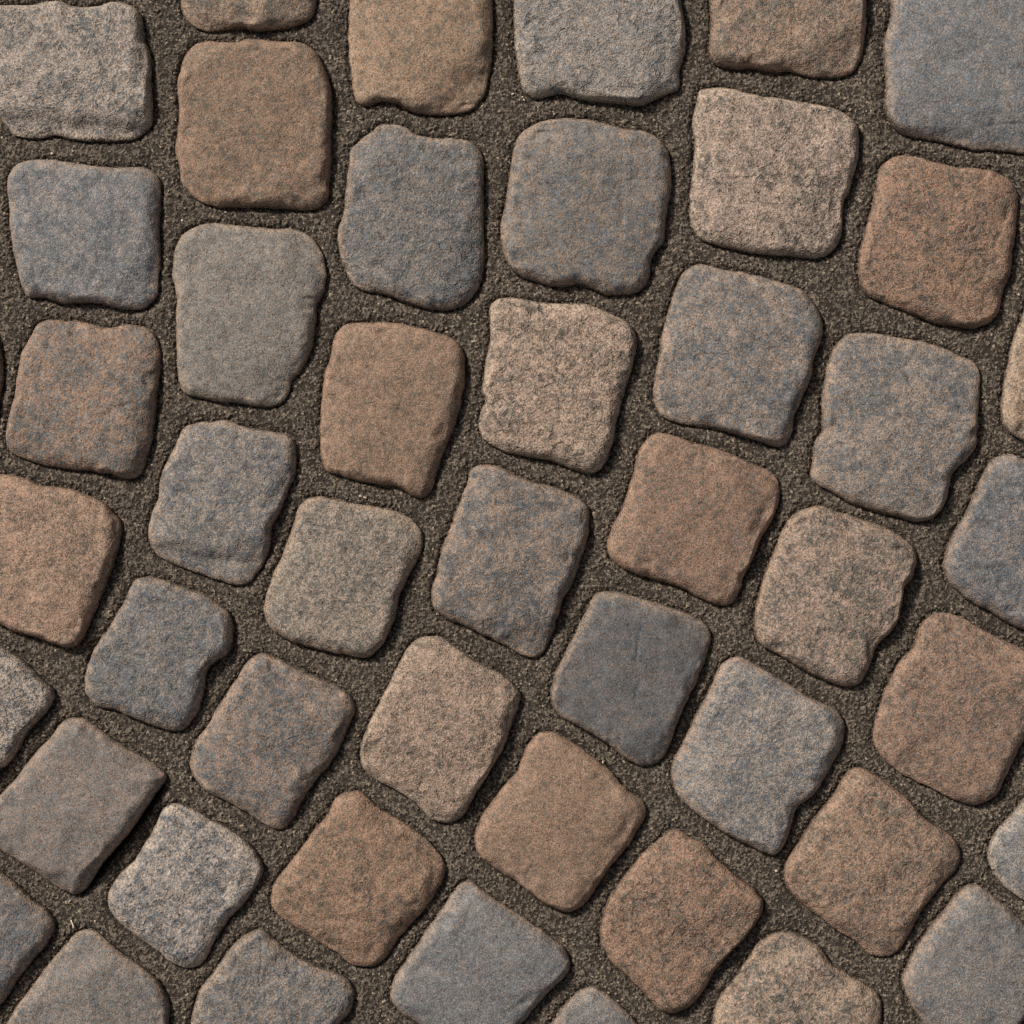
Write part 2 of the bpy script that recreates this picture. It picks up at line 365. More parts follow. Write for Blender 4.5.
    "660.6 838.1 674.3 829.5 688 836.4 705.1 844.9 718.8 860.3 739.3 877.4 756.3 891 764.2 904.7 759.8 918.4 746.1 937.2 729 954.3 715.3 971.4 705.1 990.2 691.4 1005.5 674.3 1014.1 660.6 1010.7 647 997 629.9 979.9 612.8 964.5 602.5 947.4 599.8 926.9 606 906.4 617.9 885.9 633.3 865.4 647 850",
    "521.8 757.7 531.4 740.6 543.7 732.1 561.5 735.5 579.3 746.8 595.7 759.1 611.7 771.4 622.3 783.7 633.9 793.6 644.2 802.2 646.9 814.1 640.8 826.1 630.5 843.2 616.9 860.3 603.2 877.4 592.9 894.5 581 908.1 565.6 912.2 548.5 906.4 531.4 894.5 514.3 880.8 493.8 868.8 478.4 853.4 475 836.3 480.1 819.3 492.1 802.2 504.1 785.1 516 773.1",
    "586.1 610.8 594.6 595.4 606.6 590.9 623.7 593 644.2 598.8 664.7 605.6 685.2 612.5 702.3 621 710.8 633 709.1 648.4 702.3 668.9 692.1 692.8 681.8 713.3 675 730.4 668.1 749.2 657.9 762.9 642.5 766.3 627.1 759.4 606.6 744.1 586.1 730.4 565.6 720.1 553.6 708.2 551.2 689.4 557 668.9 567.3 648.4 575.8 631.3",
    "398.8 663.7 408.4 646.7 422 637.4 439.8 637.4 456.2 647.7 472.6 658.6 488.7 667.2 503.4 675.7 514.3 684.2 521.2 694.5 517.7 709.9 510.9 727 504.1 747.5 493.8 766.3 483.6 781.7 473.3 798.8 463 815.8 449.4 823.4 434 821 422 810.7 408.4 798.8 391.3 788.5 372.5 778.2 360.5 764.6 360.5 744.1 367.3 727 377.6 706.5 386.1 689.4 393 675.7",
    "327 814.1 335.5 798.8 349.2 791.9 362.9 793.6 376.5 805.6 395.3 817.6 415.8 831.2 432.9 846.6 443.9 860.3 444.9 875.7 436.3 892.8 424.4 909.8 409 926.9 395.3 944 383.4 961.1 369.7 967.3 352.6 965.9 338.9 956.3 320.1 943.3 298.9 930.3 279.8 917.4 270.2 903.7 273 886.6 283.9 869.5 298.3 851.7 312.6 831.9",
    "460.3 884.2 470.5 880.8 484.2 891 501.3 903 516.7 913.3 532.1 924.2 551.2 937.2 564.9 949.1 570.3 964.5 566.6 976.5 551.2 990.2 537.5 1005.5 523.8 1022.6 508.1 1043.1 487.6 1060.2 470.5 1060.2 446.6 1043.1 419.3 1026.1 398.8 1010.7 390.2 997 393.6 979.9 405.6 961.1 419.3 940.6 436.3 916.7 450 896.2",
    "553 1022.6 564.9 1005.5 578.6 991.9 594 987.8 607.7 995.3 623 1007.3 636.7 1022.6 653.8 1043.1 670.9 1063.6 677.7 1084.2 664.1 1111.5 636.7 1142.3 612.8 1152.5 578.6 1135.4 544.4 1111.5 520.5 1091 517.1 1070.5 530.8 1050",
    "214.2 971.4 231.3 947.4 248.4 933.1 263.7 931 279.1 944 296.2 956 316.7 966.2 333.8 971.4 347.5 979.9 354.3 995.3 350.9 1010.7 340.6 1022.6 330.4 1039.7 313.3 1063.6 292.8 1080.7 265.4 1077.3 231.3 1056.8 200.5 1039.7 190.3 1022.6 198.8 991.9",
    "51.3 735.5 61.5 721.9 75.2 718.4 87.2 720.1 102.5 732.1 123 745.8 143.6 757.7 158.9 768 165.8 776.5 158.9 790.2 147 807.3 133.3 827.8 116.2 848.3 99.1 868.8 87.2 887.6 75.2 895.5 63.2 891 44.4 879.1 23.9 865.4 3.4 851.7 -10.3 838.1 -13.7 821 -6.8 803.9 10.3 783.4 27.3 762.9 39.3 747.5",
    "-3.4 644.5 10.3 651.3 23.9 661.6 41 677 53 690.6 51.3 704.3 39.3 719.7 25.6 735.1 17.1 752.2 6.8 765.8 0 769.3 -13.7 782.9 -30.8 782.9 -54.7 769.3 -82 748.8 -95.7 731.7 -92.3 711.2 -75.2 683.8 -51.3 659.9 -30.8 642.8 -17.1 639.4",
    "153.8 827.8 162.4 810.7 174.3 803.9 189.7 808 208.5 819.3 229 829.5 246.1 841.5 258.1 856.9 262.5 870.5 256.3 885.9 244.4 903 229 920.1 215.3 940.6 203.4 961.1 189.7 968.6 172.6 964.5 157.2 952.6 136.7 937.2 119.6 923.5 107.7 906.4 108.7 891 117.9 875.7 133.3 860.3 143.6 844.9",
    "-17.1 865.4 0 870.5 17.1 885.9 35.9 901.3 49.6 913.3 54.7 926.9 47.9 942.3 32.5 961.1 17.1 981.6 5.1 998.7 -10.3 1015.8 -27.3 1022.6 -51.3 1009 -82 985 -92.3 967.9 -78.6 940.6 -54.7 909.8 -37.6 882.5 -27.3 868.8",
    "10.3 1015.8 27.3 991.9 47.9 964.5 64.9 944 78.6 932.1 92.3 930.3 109.4 944 126.5 957.7 147 971.4 162.4 988.5 169.2 1009 167.5 1026.1 157.2 1046.6 140.1 1070.5 119.6 1094.4 99.1 1104.7 71.8 1091 41 1070.5 13.7 1053.4 3.4 1036.3",
    "234.7 680.8 239.1 674 249.4 660 263.1 653.8 278.4 658.3 297.2 668.5 317.7 677.1 336.5 685.6 350.9 696.2 355 709.9 349.2 725.3 340.6 745.8 330.4 762.9 316.7 780 303 800.5 292.8 819.3 280.8 829.5 267.2 826.1 248.4 814.1 227.9 802.2 207.3 791.9 193.7 778.2 189.6 762.9 195.4 742.4 209.1 721.9 221 701.3",
    "2.4 369.8 1 390 -7.9 430 -30.1 450.1 -119.6 439.9 -140.1 399.9 -135 329.8 -120 300.1 -40 300.1 -12 319.9 0 350",
]
OUTLINES = [np.array([float(v) for v in s.split()]).reshape(-1, 2) for s in OUTLINES]

# warm mineral, cool mineral, rim tint, balance (towards cool), patchiness, relief, height above mortar, tilt x, tilt y, dome

RT = (158, 128, 102)
RP = (168, 146, 122)
RB = (150, 116, 92)
PARAMS = [
 ((162,149,131),(112,114,116),RP,0.34,0.60,1.1,11,0.000,-0.006,1.5),
 ((143,136,126),(101,108,115),RT,0.62,0.60,0.8,10,0.004,0.000,1.0),
 ((150,126,104),(112,108,101),RT,0.34,0.70,0.8,10,0,0,1.0),
 ((146,116, 92),(112,106, 97),RB,0.36,0.55,0.7,11,0.000,0.004,1.2),
 ((140,129,113),(112,112,105),RT,0.44,0.40,0.7,10,0.004,0.000,1.6),
 ((156,126, 99),(118,112,102),RT,0.28,0.45,0.6,11,0.004,0.004,1.4),
 ((153,141,124),(116,117,116),RP,0.42,0.55,1.2,12,0,0.004,1.0),
 ((134,124,110),( 98,101,103),RT,0.64,0.55,1.1,10,0,0,1.0),
 ((136,120,101),( 99,104,108),RT,0.56,0.75,0.8,11,0,0.004,1.6),
 ((150,124,102),(112,108,101),RB,0.36,0.80,1.0,12,0.004,0.004,0.8),
 ((138,131,120),(100,108,116),RT,0.66,0.45,0.7,11,-0.003,0.003,1.2),
 ((162,142,122),(120,114,106),RP,0.32,0.65,1.3,11,0.002,0.002,1.0),
 ((146,113, 90),(108,101, 93),RB,0.32,0.75,1.1,11,0.003,0.003,1.8),
 ((146,118, 96),(106,103, 97),RB,0.46,0.80,0.9,11,0.003,0.003,1.2),
 ((158,127,104),(116,106, 96),RB,0.20,0.60,0.8,12,0.004,0.003,1.6),
 ((146,134,117),( 99,103,108),RT,0.56,0.70,0.9,10,0.003,0.002,1.2),
 ((136,126,112),( 95,101,106),RT,0.62,0.50,1.0,11,0.003,0.003,1.2),
 ((148,118, 95),(112,103, 92),RB,0.28,0.50,0.6,11,0.004,0.003,1.6),
 ((152,137,117),(108,107,103),RT,0.40,0.55,0.9,11,0.003,0.002,1.2),
 ((164,141,118),(122,115,106),RP,0.30,0.60,1.3,12,0.003,0.003,1.0),
 ((142,122,101),( 92, 97,102),RT,0.56,0.85,0.9,12,0.004,0.004,1.2),
 ((146,128,109),( 98,104,108),RT,0.54,0.80,0.9,11,0.002,0.003,1.0),
 ((146,114, 92),(108,101, 94),RB,0.30,0.45,0.7,11,0.004,0.003,1.4),
 ((148,130,110),( 98,103,107),RT,0.54,0.80,0.9,11,0.004,0.003,1.2),
 ((154,132,111),(110,106,100),RT,0.36,0.55,1.1,12,0.004,0.003,1.2),
 ((136,126,113),( 92,100,110),RT,0.66,0.70,0.9,11,0.000,0.003,1.2),
 ((162,134,108),(120,112,104),RP,0.30,0.60,0.9,11,0,0.002,1.2),
 ((142,112, 91),(106,100, 94),RB,0.34,0.55,0.9,12,0.004,0.003,1.6),
 ((152,139,121),( 98,105,112),RT,0.52,0.65,0.9,12,0.004,0.002,1.2),
 ((150,120, 97),(112,105, 97),RB,0.36,0.55,1.1,11,0.003,0.003,1.2),
 ((144,137,126),(104,108,112),RP,0.54,0.55,0.9,10,0.000,0.002,1.2),
 ((138,128,115),(100,104,107),RT,0.58,0.40,0.8,11,0,0,1.2),
 ((156,134,111),(108,105, 99),RT,0.38,0.60,1.2,11,0,0,1.2),
 ((142,110, 88),(106, 99, 90),RB,0.32,0.70,1.2,11,0.003,0.003,1.6),
 ((146,116, 93),(114,104, 94),RB,0.28,0.35,0.6,12,0.003,0.003,1.8),
 ((116,106, 96),( 87, 91, 94),RT,0.72,0.45,0.5,11,0.004,0.003,1.4),
 ((158,134,112),(116,109, 99),RP,0.28,0.50,1.1,13,0.005,0.003,1.4),
 ((148,115, 91),(110,101, 90),RB,0.32,0.60,0.9,11,0.003,0.003,1.6),
 ((133,127,118),(100,105,109),RT,0.64,0.35,0.7,11,0,0.002,1.4),
 ((136,128,117),(102,105,107),RT,0.62,0.35,0.8,9,0,0,1.4),
 ((140,127,111),( 98,101,103),RT,0.56,0.55,1.1,10,0,0,1.2),
 ((138,121,105),(106,104,101),RT,0.46,0.45,0.6,16,0.014,0.008,1.2),
 ((166,152,133),(104,107,111),RP,0.36,0.75,1.2,11,0.004,0.002,1.0),
 ((158,146,130),(104,108,112),RP,0.42,0.80,1.2,10,0,0,1.2),
 ((136,121,106),( 94, 99,105),RT,0.58,0.60,0.9,12,0.006,0.002,1.2),
 ((136,123,108),(104,104,102),RT,0.48,0.50,0.8,10,0,0,1.2),
 ((140,119, 99),( 98, 99,100),RT,0.50,0.70,0.9,11,0.003,0.003,1.2),
 ((100, 85, 70),( 84, 80, 74),RT,0.50,0.50,0.9,10,0,0,1.0),
]


LABELS = [
    "pale grey-tan cobblestone in the top left corner, cut by the left edge",
    "square blue-grey cobblestone directly below the pale one in the top left corner",
    "low sliver of a tan cobblestone cut by the top edge, above the big brown one",
    "big square brown cobblestone just below the sliver cut by the top edge",
    "tall smooth grey cobblestone under the big square brown one, narrowing to its foot",
    "tan-brown cobblestone cut by the top edge, left of the pale grey one",
    "pale grey cobblestone cut by the top edge, between two brown ones",
    "tall slate-grey cobblestone with peaked upper left corner, below tan-brown one at top",
    "large rounded grey-blue cobblestone with a wavy foot, below the pale grey one at top",
    "brown cobblestone cut by the top edge, left of the largest blue-grey one",
    "largest cobblestone, blue-grey, filling the top right corner",
    "rough beige cobblestone below the brown one at the top, left of the reddish-brown one",
    "reddish-brown cobblestone below the largest blue-grey one in the top right corner",
    "brown cobblestone with grey blotches near the left edge, third down the left side",
    "smooth pinkish-brown cobblestone cut by the left edge at mid height",
    "blue-grey cobblestone below the tall smooth grey one, leaning right with rounded corners",
    "small blue-grey cobblestone with a notch in its right side, left of centre",
    "brown cobblestone with a pointed lower right corner, between tall grey and rough beige ones",
    "tan-grey speckled cobblestone directly below the brown one with a pointed corner",
    "rough beige cobblestone with a sharp upper left corner, just above the centre of the picture",
    "blue-grey cobblestone with tan blotches at the centre of the picture",
    "blue-grey cobblestone with tan speckles right of the rough beige one above centre",
    "reddish-brown cobblestone right of the centre, with a dark grey-blue slab below it",
    "blue-grey cobblestone with a notched lower right side, below the reddish one near the right edge",
    "tan-grey rough cobblestone right of and below the reddish-brown one beside the centre",
    "blue cobblestone cut by the right edge at mid height",
    "tan cobblestone of which only a narrow strip shows at the right edge",
    "large reddish-brown cobblestone cut by the right edge in the lower half",
    "large pale blue-grey cobblestone with a chipped lower right side, right of the darkest slate one",
    "brown cobblestone with a stepped upper right side, low at right, below a large reddish one",
    "pale grey cobblestone cut by the right edge low down, only its rounded left end showing",
    "blue-grey cobblestone in the bottom right corner, cut by the bottom edge",
    "tan-brown rough cobblestone cut by the bottom edge, left of the blue-grey corner one",
    "reddish-brown cobblestone with a pointed foot, low and right of the middle",
    "smooth brown cobblestone with a small nose on its right corner, below the darkest slate one",
    "darkest cobblestone, smooth slate grey, below right of the centre",
    "beige-brown cobblestone with a pale left rim, left of and below the centre",
    "reddish-brown diamond-set cobblestone below and left of the beige-brown one with a pale rim",
    "grey-blue diamond-set cobblestone cut by the bottom edge near the middle",
    "small tip of a grey cobblestone poking in at the bottom edge right of the middle",
    "grey cobblestone with a sagging right shoulder, cut by the bottom edge left of the middle",
    "brownish-grey cobblestone at the lower left with a wide black gap along its lower right side",
    "pale mottled grey cobblestone cut by the left edge, only its pointed right end showing",
    "small pale cobblestone with blue-grey mottling at the lower left, right of the black gap",
    "blue-grey cobblestone cut by the left edge near the bottom left corner",
    "brownish-grey cobblestone in the bottom left corner, cut by the bottom edge",
    "brownish-grey cobblestone with blue patches, between the small notched one and the beige-brown one",
    "thin dark sliver of a cobblestone at the left edge, beside the blotched brown one",
]


def smooth_outline(p, seed, step=1.35):
    """closed Catmull-Rom curve through the traced points, resampled evenly, with a slightly broken edge"""
    n = len(p)
    out = []
    for i in range(n):
        p0, p1, p2, p3 = p[i - 1], p[i], p[(i + 1) % n], p[(i + 2) % n]
        t = np.linspace(0, 1, 12, endpoint=False)[:, None]
        out.append(0.5 * (2 * p1 + (p2 - p0) * t + (2 * p0 - 5 * p1 + 4 * p2 - p3) * t ** 2 + (3 * p1 - p0 - 3 * p2 + p3) * t ** 3))
    c = np.concatenate(out)
    d = np.linalg.norm(np.roll(c, -1, 0) - c, axis=1)
    s = np.concatenate([[0], np.cumsum(d)])
    m = int(s[-1] / step)
    u = np.linspace(0, s[-1], m, endpoint=False)
    cc = np.concatenate([c, c[:1]])
    q = np.stack([np.interp(u, s, cc[:, 0]), np.interp(u, s, cc[:, 1])], 1)
    tan = np.roll(q, -1, 0) - np.roll(q, 1, 0)
    nrm = np.stack([tan[:, 1], -tan[:, 0]], 1) / np.linalg.norm(tan, axis=1)[:, None]
    j = 0.7 * vnoise(q[:, 0], q[:, 1], 11, seed) + 0.4 * vnoise(q[:, 0], q[:, 1], 4.5, seed + 1)
    return q + nrm * j[:, None]


def build_stone(idx, poly, par, mat):
    warm, cool, rim, bal, patch, rough, H, tx, ty, dome = par
    out = smooth_outline(poly, idx)
    cen = out.mean(0)
    m = len(out)
    t = np.concatenate([np.linspace(0.02, 0.66, 27), np.linspace(0.68, 0.86, 13), np.linspace(0.868, 1.0, 22)])
    rad = out - cen
    P = cen + rad[None] * t[:, None, None]            # rings x m x 2
    flat = P.reshape(-1, 2)
    # distance to the outline
    seg = out[::2]
    D = np.empty(len(flat), np.float32)
    for a in range(0, len(flat), 4000):
        q = flat[a:a + 4000]
        D[a:a + 4000] = np.sqrt(((q[:, None, :] - seg[None]) ** 2).sum(2).min(1))
    D = D.reshape(len(t), m)
    D = np.maximum(D - 0.45, 0)
    D[-1] = 0
    x, y = P[..., 0], P[..., 1]
    sx, sy = x + idx * 311.0, y + idx * 173.0
    w = 14.0 + 9.0 * vnoise(sx, sy, 38, idx + 2) + 4.0 * vnoise(sx, sy, 15, idx + 5)
    w = np.maximum(w, 4.5)
    w = w * (1.0 - 0.12 * 1)
    u = np.clip(D / w, 0, 1)
    prof = (1 - (1 - u) ** 2.3) ** 0.62
    inner = sstep(2, 26, D)
    # height of the worn top: domed, tilted, uneven, with a few split facets leaning away
    top = H + 2.0 + (dome + 1.4) * sstep(0, 70, D)
    top += 1.8 * fbm(sx, sy, 52, idx, 2) + 0.75 * fbm(sx, sy, 22, idx + 1, 2)
    rng = np.random.default_rng(700 + idx)
    px, py = x - cen[0], y - cen[1]
    for _ in range(4):
        th = rng.uniform(0, 2 * math.pi)
        pr = px * math.cos(th) + py * math.sin(th)
        ext = float(pr.max())
        r0 = ext * rng.uniform(0.50, 0.84)
        sl = rng.uniform(0.06, 0.28)
        o = pr - r0 + 3.0 * vnoise(sx, sy, 17, idx + 2)
        top -= sl * np.where(o > 5, o, np.where(o > -5, (o + 5) ** 2 / 20, 0))
    top += tx * px + ty * py
    top = 4.5 + np.where(top > 6.5, top - 4.5, 2.0 * np.exp((top - 6.5) / 2.0))     # never sinks to the mortar
    h = top * prof
    # a shallow crease or two across the face
    cr = 1 - np.abs(vnoise(sx + 6 * vnoise(sx, sy, 14, idx), sy, 64, idx + 5))
    h -= 1.0 * rough * sstep(0.90, 1.0, cr) * sstep(0.0, 0.5, vnoise(sx, sy, 48, idx + 1)) * inner
    h += sstep(0.5, 8, D) * (0.60 * rough * fbm(sx, sy, 8.5, idx + 3, 3))
    # chips and lumps of the broken edge
    band = sstep(1, 6, D) * (1 - sstep(12, 24, D))
    h += band * (1.1 * fbm(sx, sy, 13, idx + 6, 2))
    chip = sstep(0.48, 0.85, vnoise(sx, sy, 24, idx + 7)) * (1 - sstep(9, 20, D)) * sstep(0, 7, D)
    h -= chip * 2.2
    # a few shallow pits
    pit = sstep(0.62, 0.9, vnoise(sx, sy, 9, idx + 4)) * inner
    h -= pit * 0.5 * rough
    h = np.maximum(h, 2.6 * sstep(0, 3, D))
    h[-1] = -0.1
    # sides: straight down, then in to the foot
    side_z = [-0.6, -2.5, -6, -14, -34, -60]
    side_in = [0.0, 0.3, 0.7, 1.5, 5, 12]
    rl = np.linalg.norm(rad, axis=1)[:, None]
    rings = [np.stack([(x[k] - cen[0]) * S, -(y[k] - cen[1]) * S, h[k] * S + 0.0004], 1) for k in range(len(t))]
    dist = [D[k] for k in range(len(t))]
    for z, i_ in zip(side_z, side_in):
        q = rad * (1 - i_ / rl)
        rings.append(np.stack([q[:, 0] * S, -q[:, 1] * S, np.full(m, z * S)], 1))
        dist.append(np.full(m, -3.0))
    nr = len(rings)
    V = np.concatenate(rings + [[[0, 0, float(h[0].mean()) * S + 0.0004]], [[0, 0, side_z[-1] * S]]])
    A = np.concatenate(dist + [[50.0], [-3.0]])
    j = np.arange(m)
    jn = (j + 1) % m
    F = []
    for k in range(nr - 1):
        F.append(np.stack([k * m + j, (k + 1) * m + j, (k + 1) * m + jn, k * m + jn], 1))
    top = nr * m
    F.append(np.stack([np.full(m, top), j, jn, jn], 1))
    b = (nr - 1) * m
    F.append(np.stack([np.full(m, top + 1), b + jn, b + j, b + j], 1))
    F = np.concatenate(F)
    # outlines run clockwise or anticlockwise: make the faces look outward
    area = 0.5 * np.sum(out[:, 0] * np.roll(out[:, 1], -1) - np.roll(out[:, 0], -1) * out[:, 1])
    if area > 0:
        tri = F[:, 2] == F[:, 3]
        G = F[:, ::-1].copy()
        G[tri] = F[tri][:, [0, 2, 1, 1]]
        F = G
    loc = ((cen[0] - 512) * S, (512 - cen[1]) * S, 0.0)
    return link_mesh("cobblestone", V, F, mat, None, {"edge_distance": A}, loc), out


stones = []
edges = []
for k, (poly, par) in enumerate(zip(OUTLINES, PARAMS)):
    mat = stone_material(k, *par[:6])
    ob, out = build_stone(k, poly, par, mat)
    ob["label"] = LABELS[k]
    ob["category"] = "cobblestone"
    ob["group"] = "cobblestones laid in curved rows"
    stones.append(ob)
    edges.append(out)

# ------------------------------------------------------------------ the mortar bed, one sheet
def axis():
    core = np.arange(-40, 1064, 0.72)
    wide = np.concatenate([np.arange(0, 420, 5.0), 420 + 12 * 1.35 ** np.arange(1, 26)])
    return np.concatenate([(-40 - 5 - wide)[::-1], core, 1064 + 4 + wide])


# rows over all outlines once: a coarse map of the distance to the nearest stone edge
def near_edge(ax):
    n = 580
    lo, st = -60.0, 2.0
    g = np.full((n, n), 40.0, np.float32)
    K = 14
    oy, ox = np.mgrid[-K:K + 1, -K:K + 1]
    pts = np.concatenate(edges)
    i = np.rint((pts[:, 0] - lo) / st).astype(int)
    j = np.rint((pts[:, 1] - lo) / st).astype(int)
    ok = (i > K) & (i < n - K - 1) & (j > K) & (j < n - K - 1)
    pts, i, j = pts[ok], i[ok], j[ok]
    for a, b in zip(oy.ravel(), ox.ravel()):
        d = np.hypot(lo + (i + b) * st - pts[:, 0], lo + (j + a) * st - pts[:, 1])
        np.minimum.at(g, (j + a, i + b), d)
    X, Y = np.meshgrid(ax, ax)
    fx = np.clip((X - lo) / st, 0, n - 2)
    fy = np.clip((Y - lo) / st, 0, n - 2)
    a = fx.astype(int)
    b = fy.astype(int)
    fx -= a
    fy -= b
    r = (g[b, a] * (1 - fx) + g[b, a + 1] * fx) * (1 - fy) + (g[b + 1, a] * (1 - fx) + g[b + 1, a + 1] * fx) * fy
    return X, Y, r


ax = axis()
X, Y, dist = near_edge(ax)


def grains(X, Y, cell, seed):
    """rounded sand grains on a jittered grid: height 0..1 and a random value per grain"""
    rng = np.random.default_rng(seed)
    jx = rng.random((512, 512)).astype(np.float32)
    jy = rng.random((512, 512)).astype(np.float32)
    rr = rng.random((512, 512)).astype(np.float32)
    gx = X / cell + 1000
    gy = Y / cell + 1000
    ix = np.floor(gx).astype(np.int64)
    iy = np.floor(gy).astype(np.int64)
    best = np.full(X.shape, 9.0, np.float32)
    val = np.zeros(X.shape, np.float32)
    for a in (-1, 0, 1):
        for b in (-1, 0, 1):
            cx, cy = (ix + a) & 511, (iy + b) & 511
            size = 0.75 + 0.5 * rr[cx, cy]
            d = np.hypot(ix + a + jx[cx, cy] - gx, iy + b + jy[cx, cy] - gy) / size
            m = d < best
            best = np.where(m, d, best)
            val = np.where(m, rr[(cx * 7 + 3) & 511, cy], val)
    return np.sqrt(np.clip(1 - (best / 0.85) ** 2, 0, 1)), val


hA, vA = grains(X, Y, 2.15, 1)
hB, vB = grains(X, Y, 3.8, 2)
sel = (vB > 0.86) * (hB > 0.15)
Z = 1.1 * fbm(X, Y, 26, 2, 3) + 1.25 * hA * (0.3 + 1.2 * vA) + np.where(sel, 0.9 * hB, 0)
# the mortar sags a little in the middle of a joint and keeps a furrow along each stone
Z += 0.9 * np.exp(-((dist - 6) / 4.0) ** 2) * (0.4 + 0.9 * vnoise(X, Y, 26, 3))
Z -= 1.3 * np.exp(-(dist / 1.8) ** 2) * (0.7 + 0.5 * vnoise(X, Y, 17, 5))
Z -= 3.2 * np.exp(-dist / 5.5) + 0.3
# a hollow washed out along the lower right side of the high stone at the lower left
lx, ly = (80 - 152) / 119.2, (885 - 790) / 119.2
al = (X - 152) * lx + (Y - 790) * ly
ac = (X - 152) * ly - (Y - 790) * lx
Z -= 26 * np.exp(-((ac - 2) / 7.5) ** 2) * sstep(-22, 8, al) * (1 - sstep(105, 140, al))
fade = 1 - sstep(700, 1500, np.maximum(np.abs(X - 512), np.abs(Y - 512)))
Z = Z * fade - 1.0
G = np.where(sel, 0.35 + 0.65 * vB * vA, vA)
n = len(ax)
V = np.stack([(X - 512) * S, (512 - Y) * S, Z * S], 2).reshape(-1, 3)
a = np.arange(n - 1)
I0 = (a[:, None] * n + a[None]).ravel()
F = np.stack([I0, I0 + n, I0 + n + 1, I0 + 1], 1)
ground = link_mesh("ground", V, F, mortar_material(), None, {"grain": G.ravel()})
ground["kind"] = "structure"
ground["label"] = "dark brown gritty sand mortar filling the joints between the stones"
ground["category"] = "ground"

# ------------------------------------------------------------------ small loose bits lying in the joints

def chip_material(name, c, rough=0.6):
    m = bpy.data.materials.new(name)
    m.use_nodes = True
    t = NT(m.node_tree)
    bs = m.node_tree.nodes["Principled BSDF"]
    tc = t.n("ShaderNodeTexCoord")
    f = t.noise(tc.outputs["Object"], 1500.0, 2.0, 0.6)
    t.l(t.mix(f, lin([v * 0.82 for v in c]), lin([min(255, v * 1.1) for v in c])), bs.inputs["Base Color"])
    bs.inputs["Roughness"].default_value = rough
    return m


def chip_mesh(name, cx, cy, lx, ly, lz, deg, seed, mat):
    """an angular crumb of quartz: a squashed ball with broken facets"""
    rng = np.random.default_rng(seed)
    nu, nv = 12, 8
    pts = []
    bumps = rng.normal(size=(7, 3))
    bumps /= np.linalg.norm(bumps, axis=1)[:, None]
    cut = rng.uniform(0.62, 0.9, 7)
    for j in range(1, nv):
        for i in range(nu):
            th, ph = math.pi * j / nv, 2 * math.pi * i / nu
            d = np.array([math.sin(th) * math.cos(ph), math.sin(th) * math.sin(ph), math.cos(th)])
            r = min([1.0] + [c / max(0.05, float(d @ b)) for b, c in zip(bumps, cut) if d @ b > 0.3])
            pts.append(d * r)
    pts += [np.array([0, 0, 0.8]), np.array([0, 0, -0.8])]
    V = np.array(pts) * np.array([lx, ly, lz]) * S
    F = []
    for j in range(nv - 2):
        for i in range(nu):
            a, b = j * nu + i, j * nu + (i + 1) % nu
            F.append([a, a + nu, b + nu, b])
    t, bt = (nv - 1) * nu, (nv - 1) * nu + 1
    for i in range(nu):
        F.append([t, i, (i + 1) % nu, (i + 1) % nu])
        a = (nv - 2) * nu
        F.append([bt, a + (i + 1) % nu, a + i, a + i])
    ob = link_mesh(name, V, F, mat, None, None, ((cx - 512) * S, (512 - cy) * S, BIT_Z * S), smooth=False)
    ob.rotation_euler = (0, 0, math.radians(-deg))
    return ob


BIT_Z = 0.15
quartz = chip_material("quartz_crumb", (205, 188, 168))
CHIPS = [
    (512.6, 93.4, 1.9, 1.2, 1.4, -35, "pale quartz crumb left of the foot of the pale grey stone at the top edge"),
    (522.6, 96.4, 1.3, 1.0, 1.3, 40, "upper of two touching quartz crumbs at the foot of the pale grey top stone"),
    (524.4, 99.4, 1.8, 1.1, 1.4, 55, "lower of two touching quartz crumbs at the foot of the pale grey top stone"),
    (360.4, 496.4, 1.9, 1.2, 1.3, 10, "pale crumb left of the brightest one, above the tan-grey speckled stone"),
    (365.0, 497.6, 2.2, 1.2, 1.4, 22, "bright sharp crumb in the joint above the tan-grey speckled stone"),
    (51.1, 153.2, 2.1, 1.5, 1.5, 0, "bright crumb just above the blue-grey stone at the upper left"),
    (603.1, 762.6, 1.0, 1.9, 1.4, -8, "bright upright crumb below the darkest slate cobblestone"),
    (776.6, 871.6, 1.7, 1.5, 1.6, 0, "bright round crumb left of the stone with the stepped side"),
    (1019.8, 294.2, 1.3, 1.7, 1.5, -30, "bright crumb near the right edge, beside the reddish stone"),
    (181.6, 220.0, 1.8, 1.5, 1.3, 0, "bright crumb where the joint widens above the tall smooth grey stone"),
    (69.0, 901.9, 1.6, 1.0, 1.2, -40, "small pale crumb above the straw fragment at the lower left"),
    (94.3, 921.6, 1.3, 1.6, 1.3, 0, "dull pale crumb right of the straw fragment at the lower left"),
]
for k, (cx, cy, lx, ly, lz, dg, lab) in enumerate(CHIPS):
    o = chip_mesh("stone_chip", cx, cy, lx, ly, lz, dg, 40 + k, quartz)
    o["label"] = lab
    o["category"] = "stone chip"
    o["group"] = "pale crumbs of stone lying in the joints"

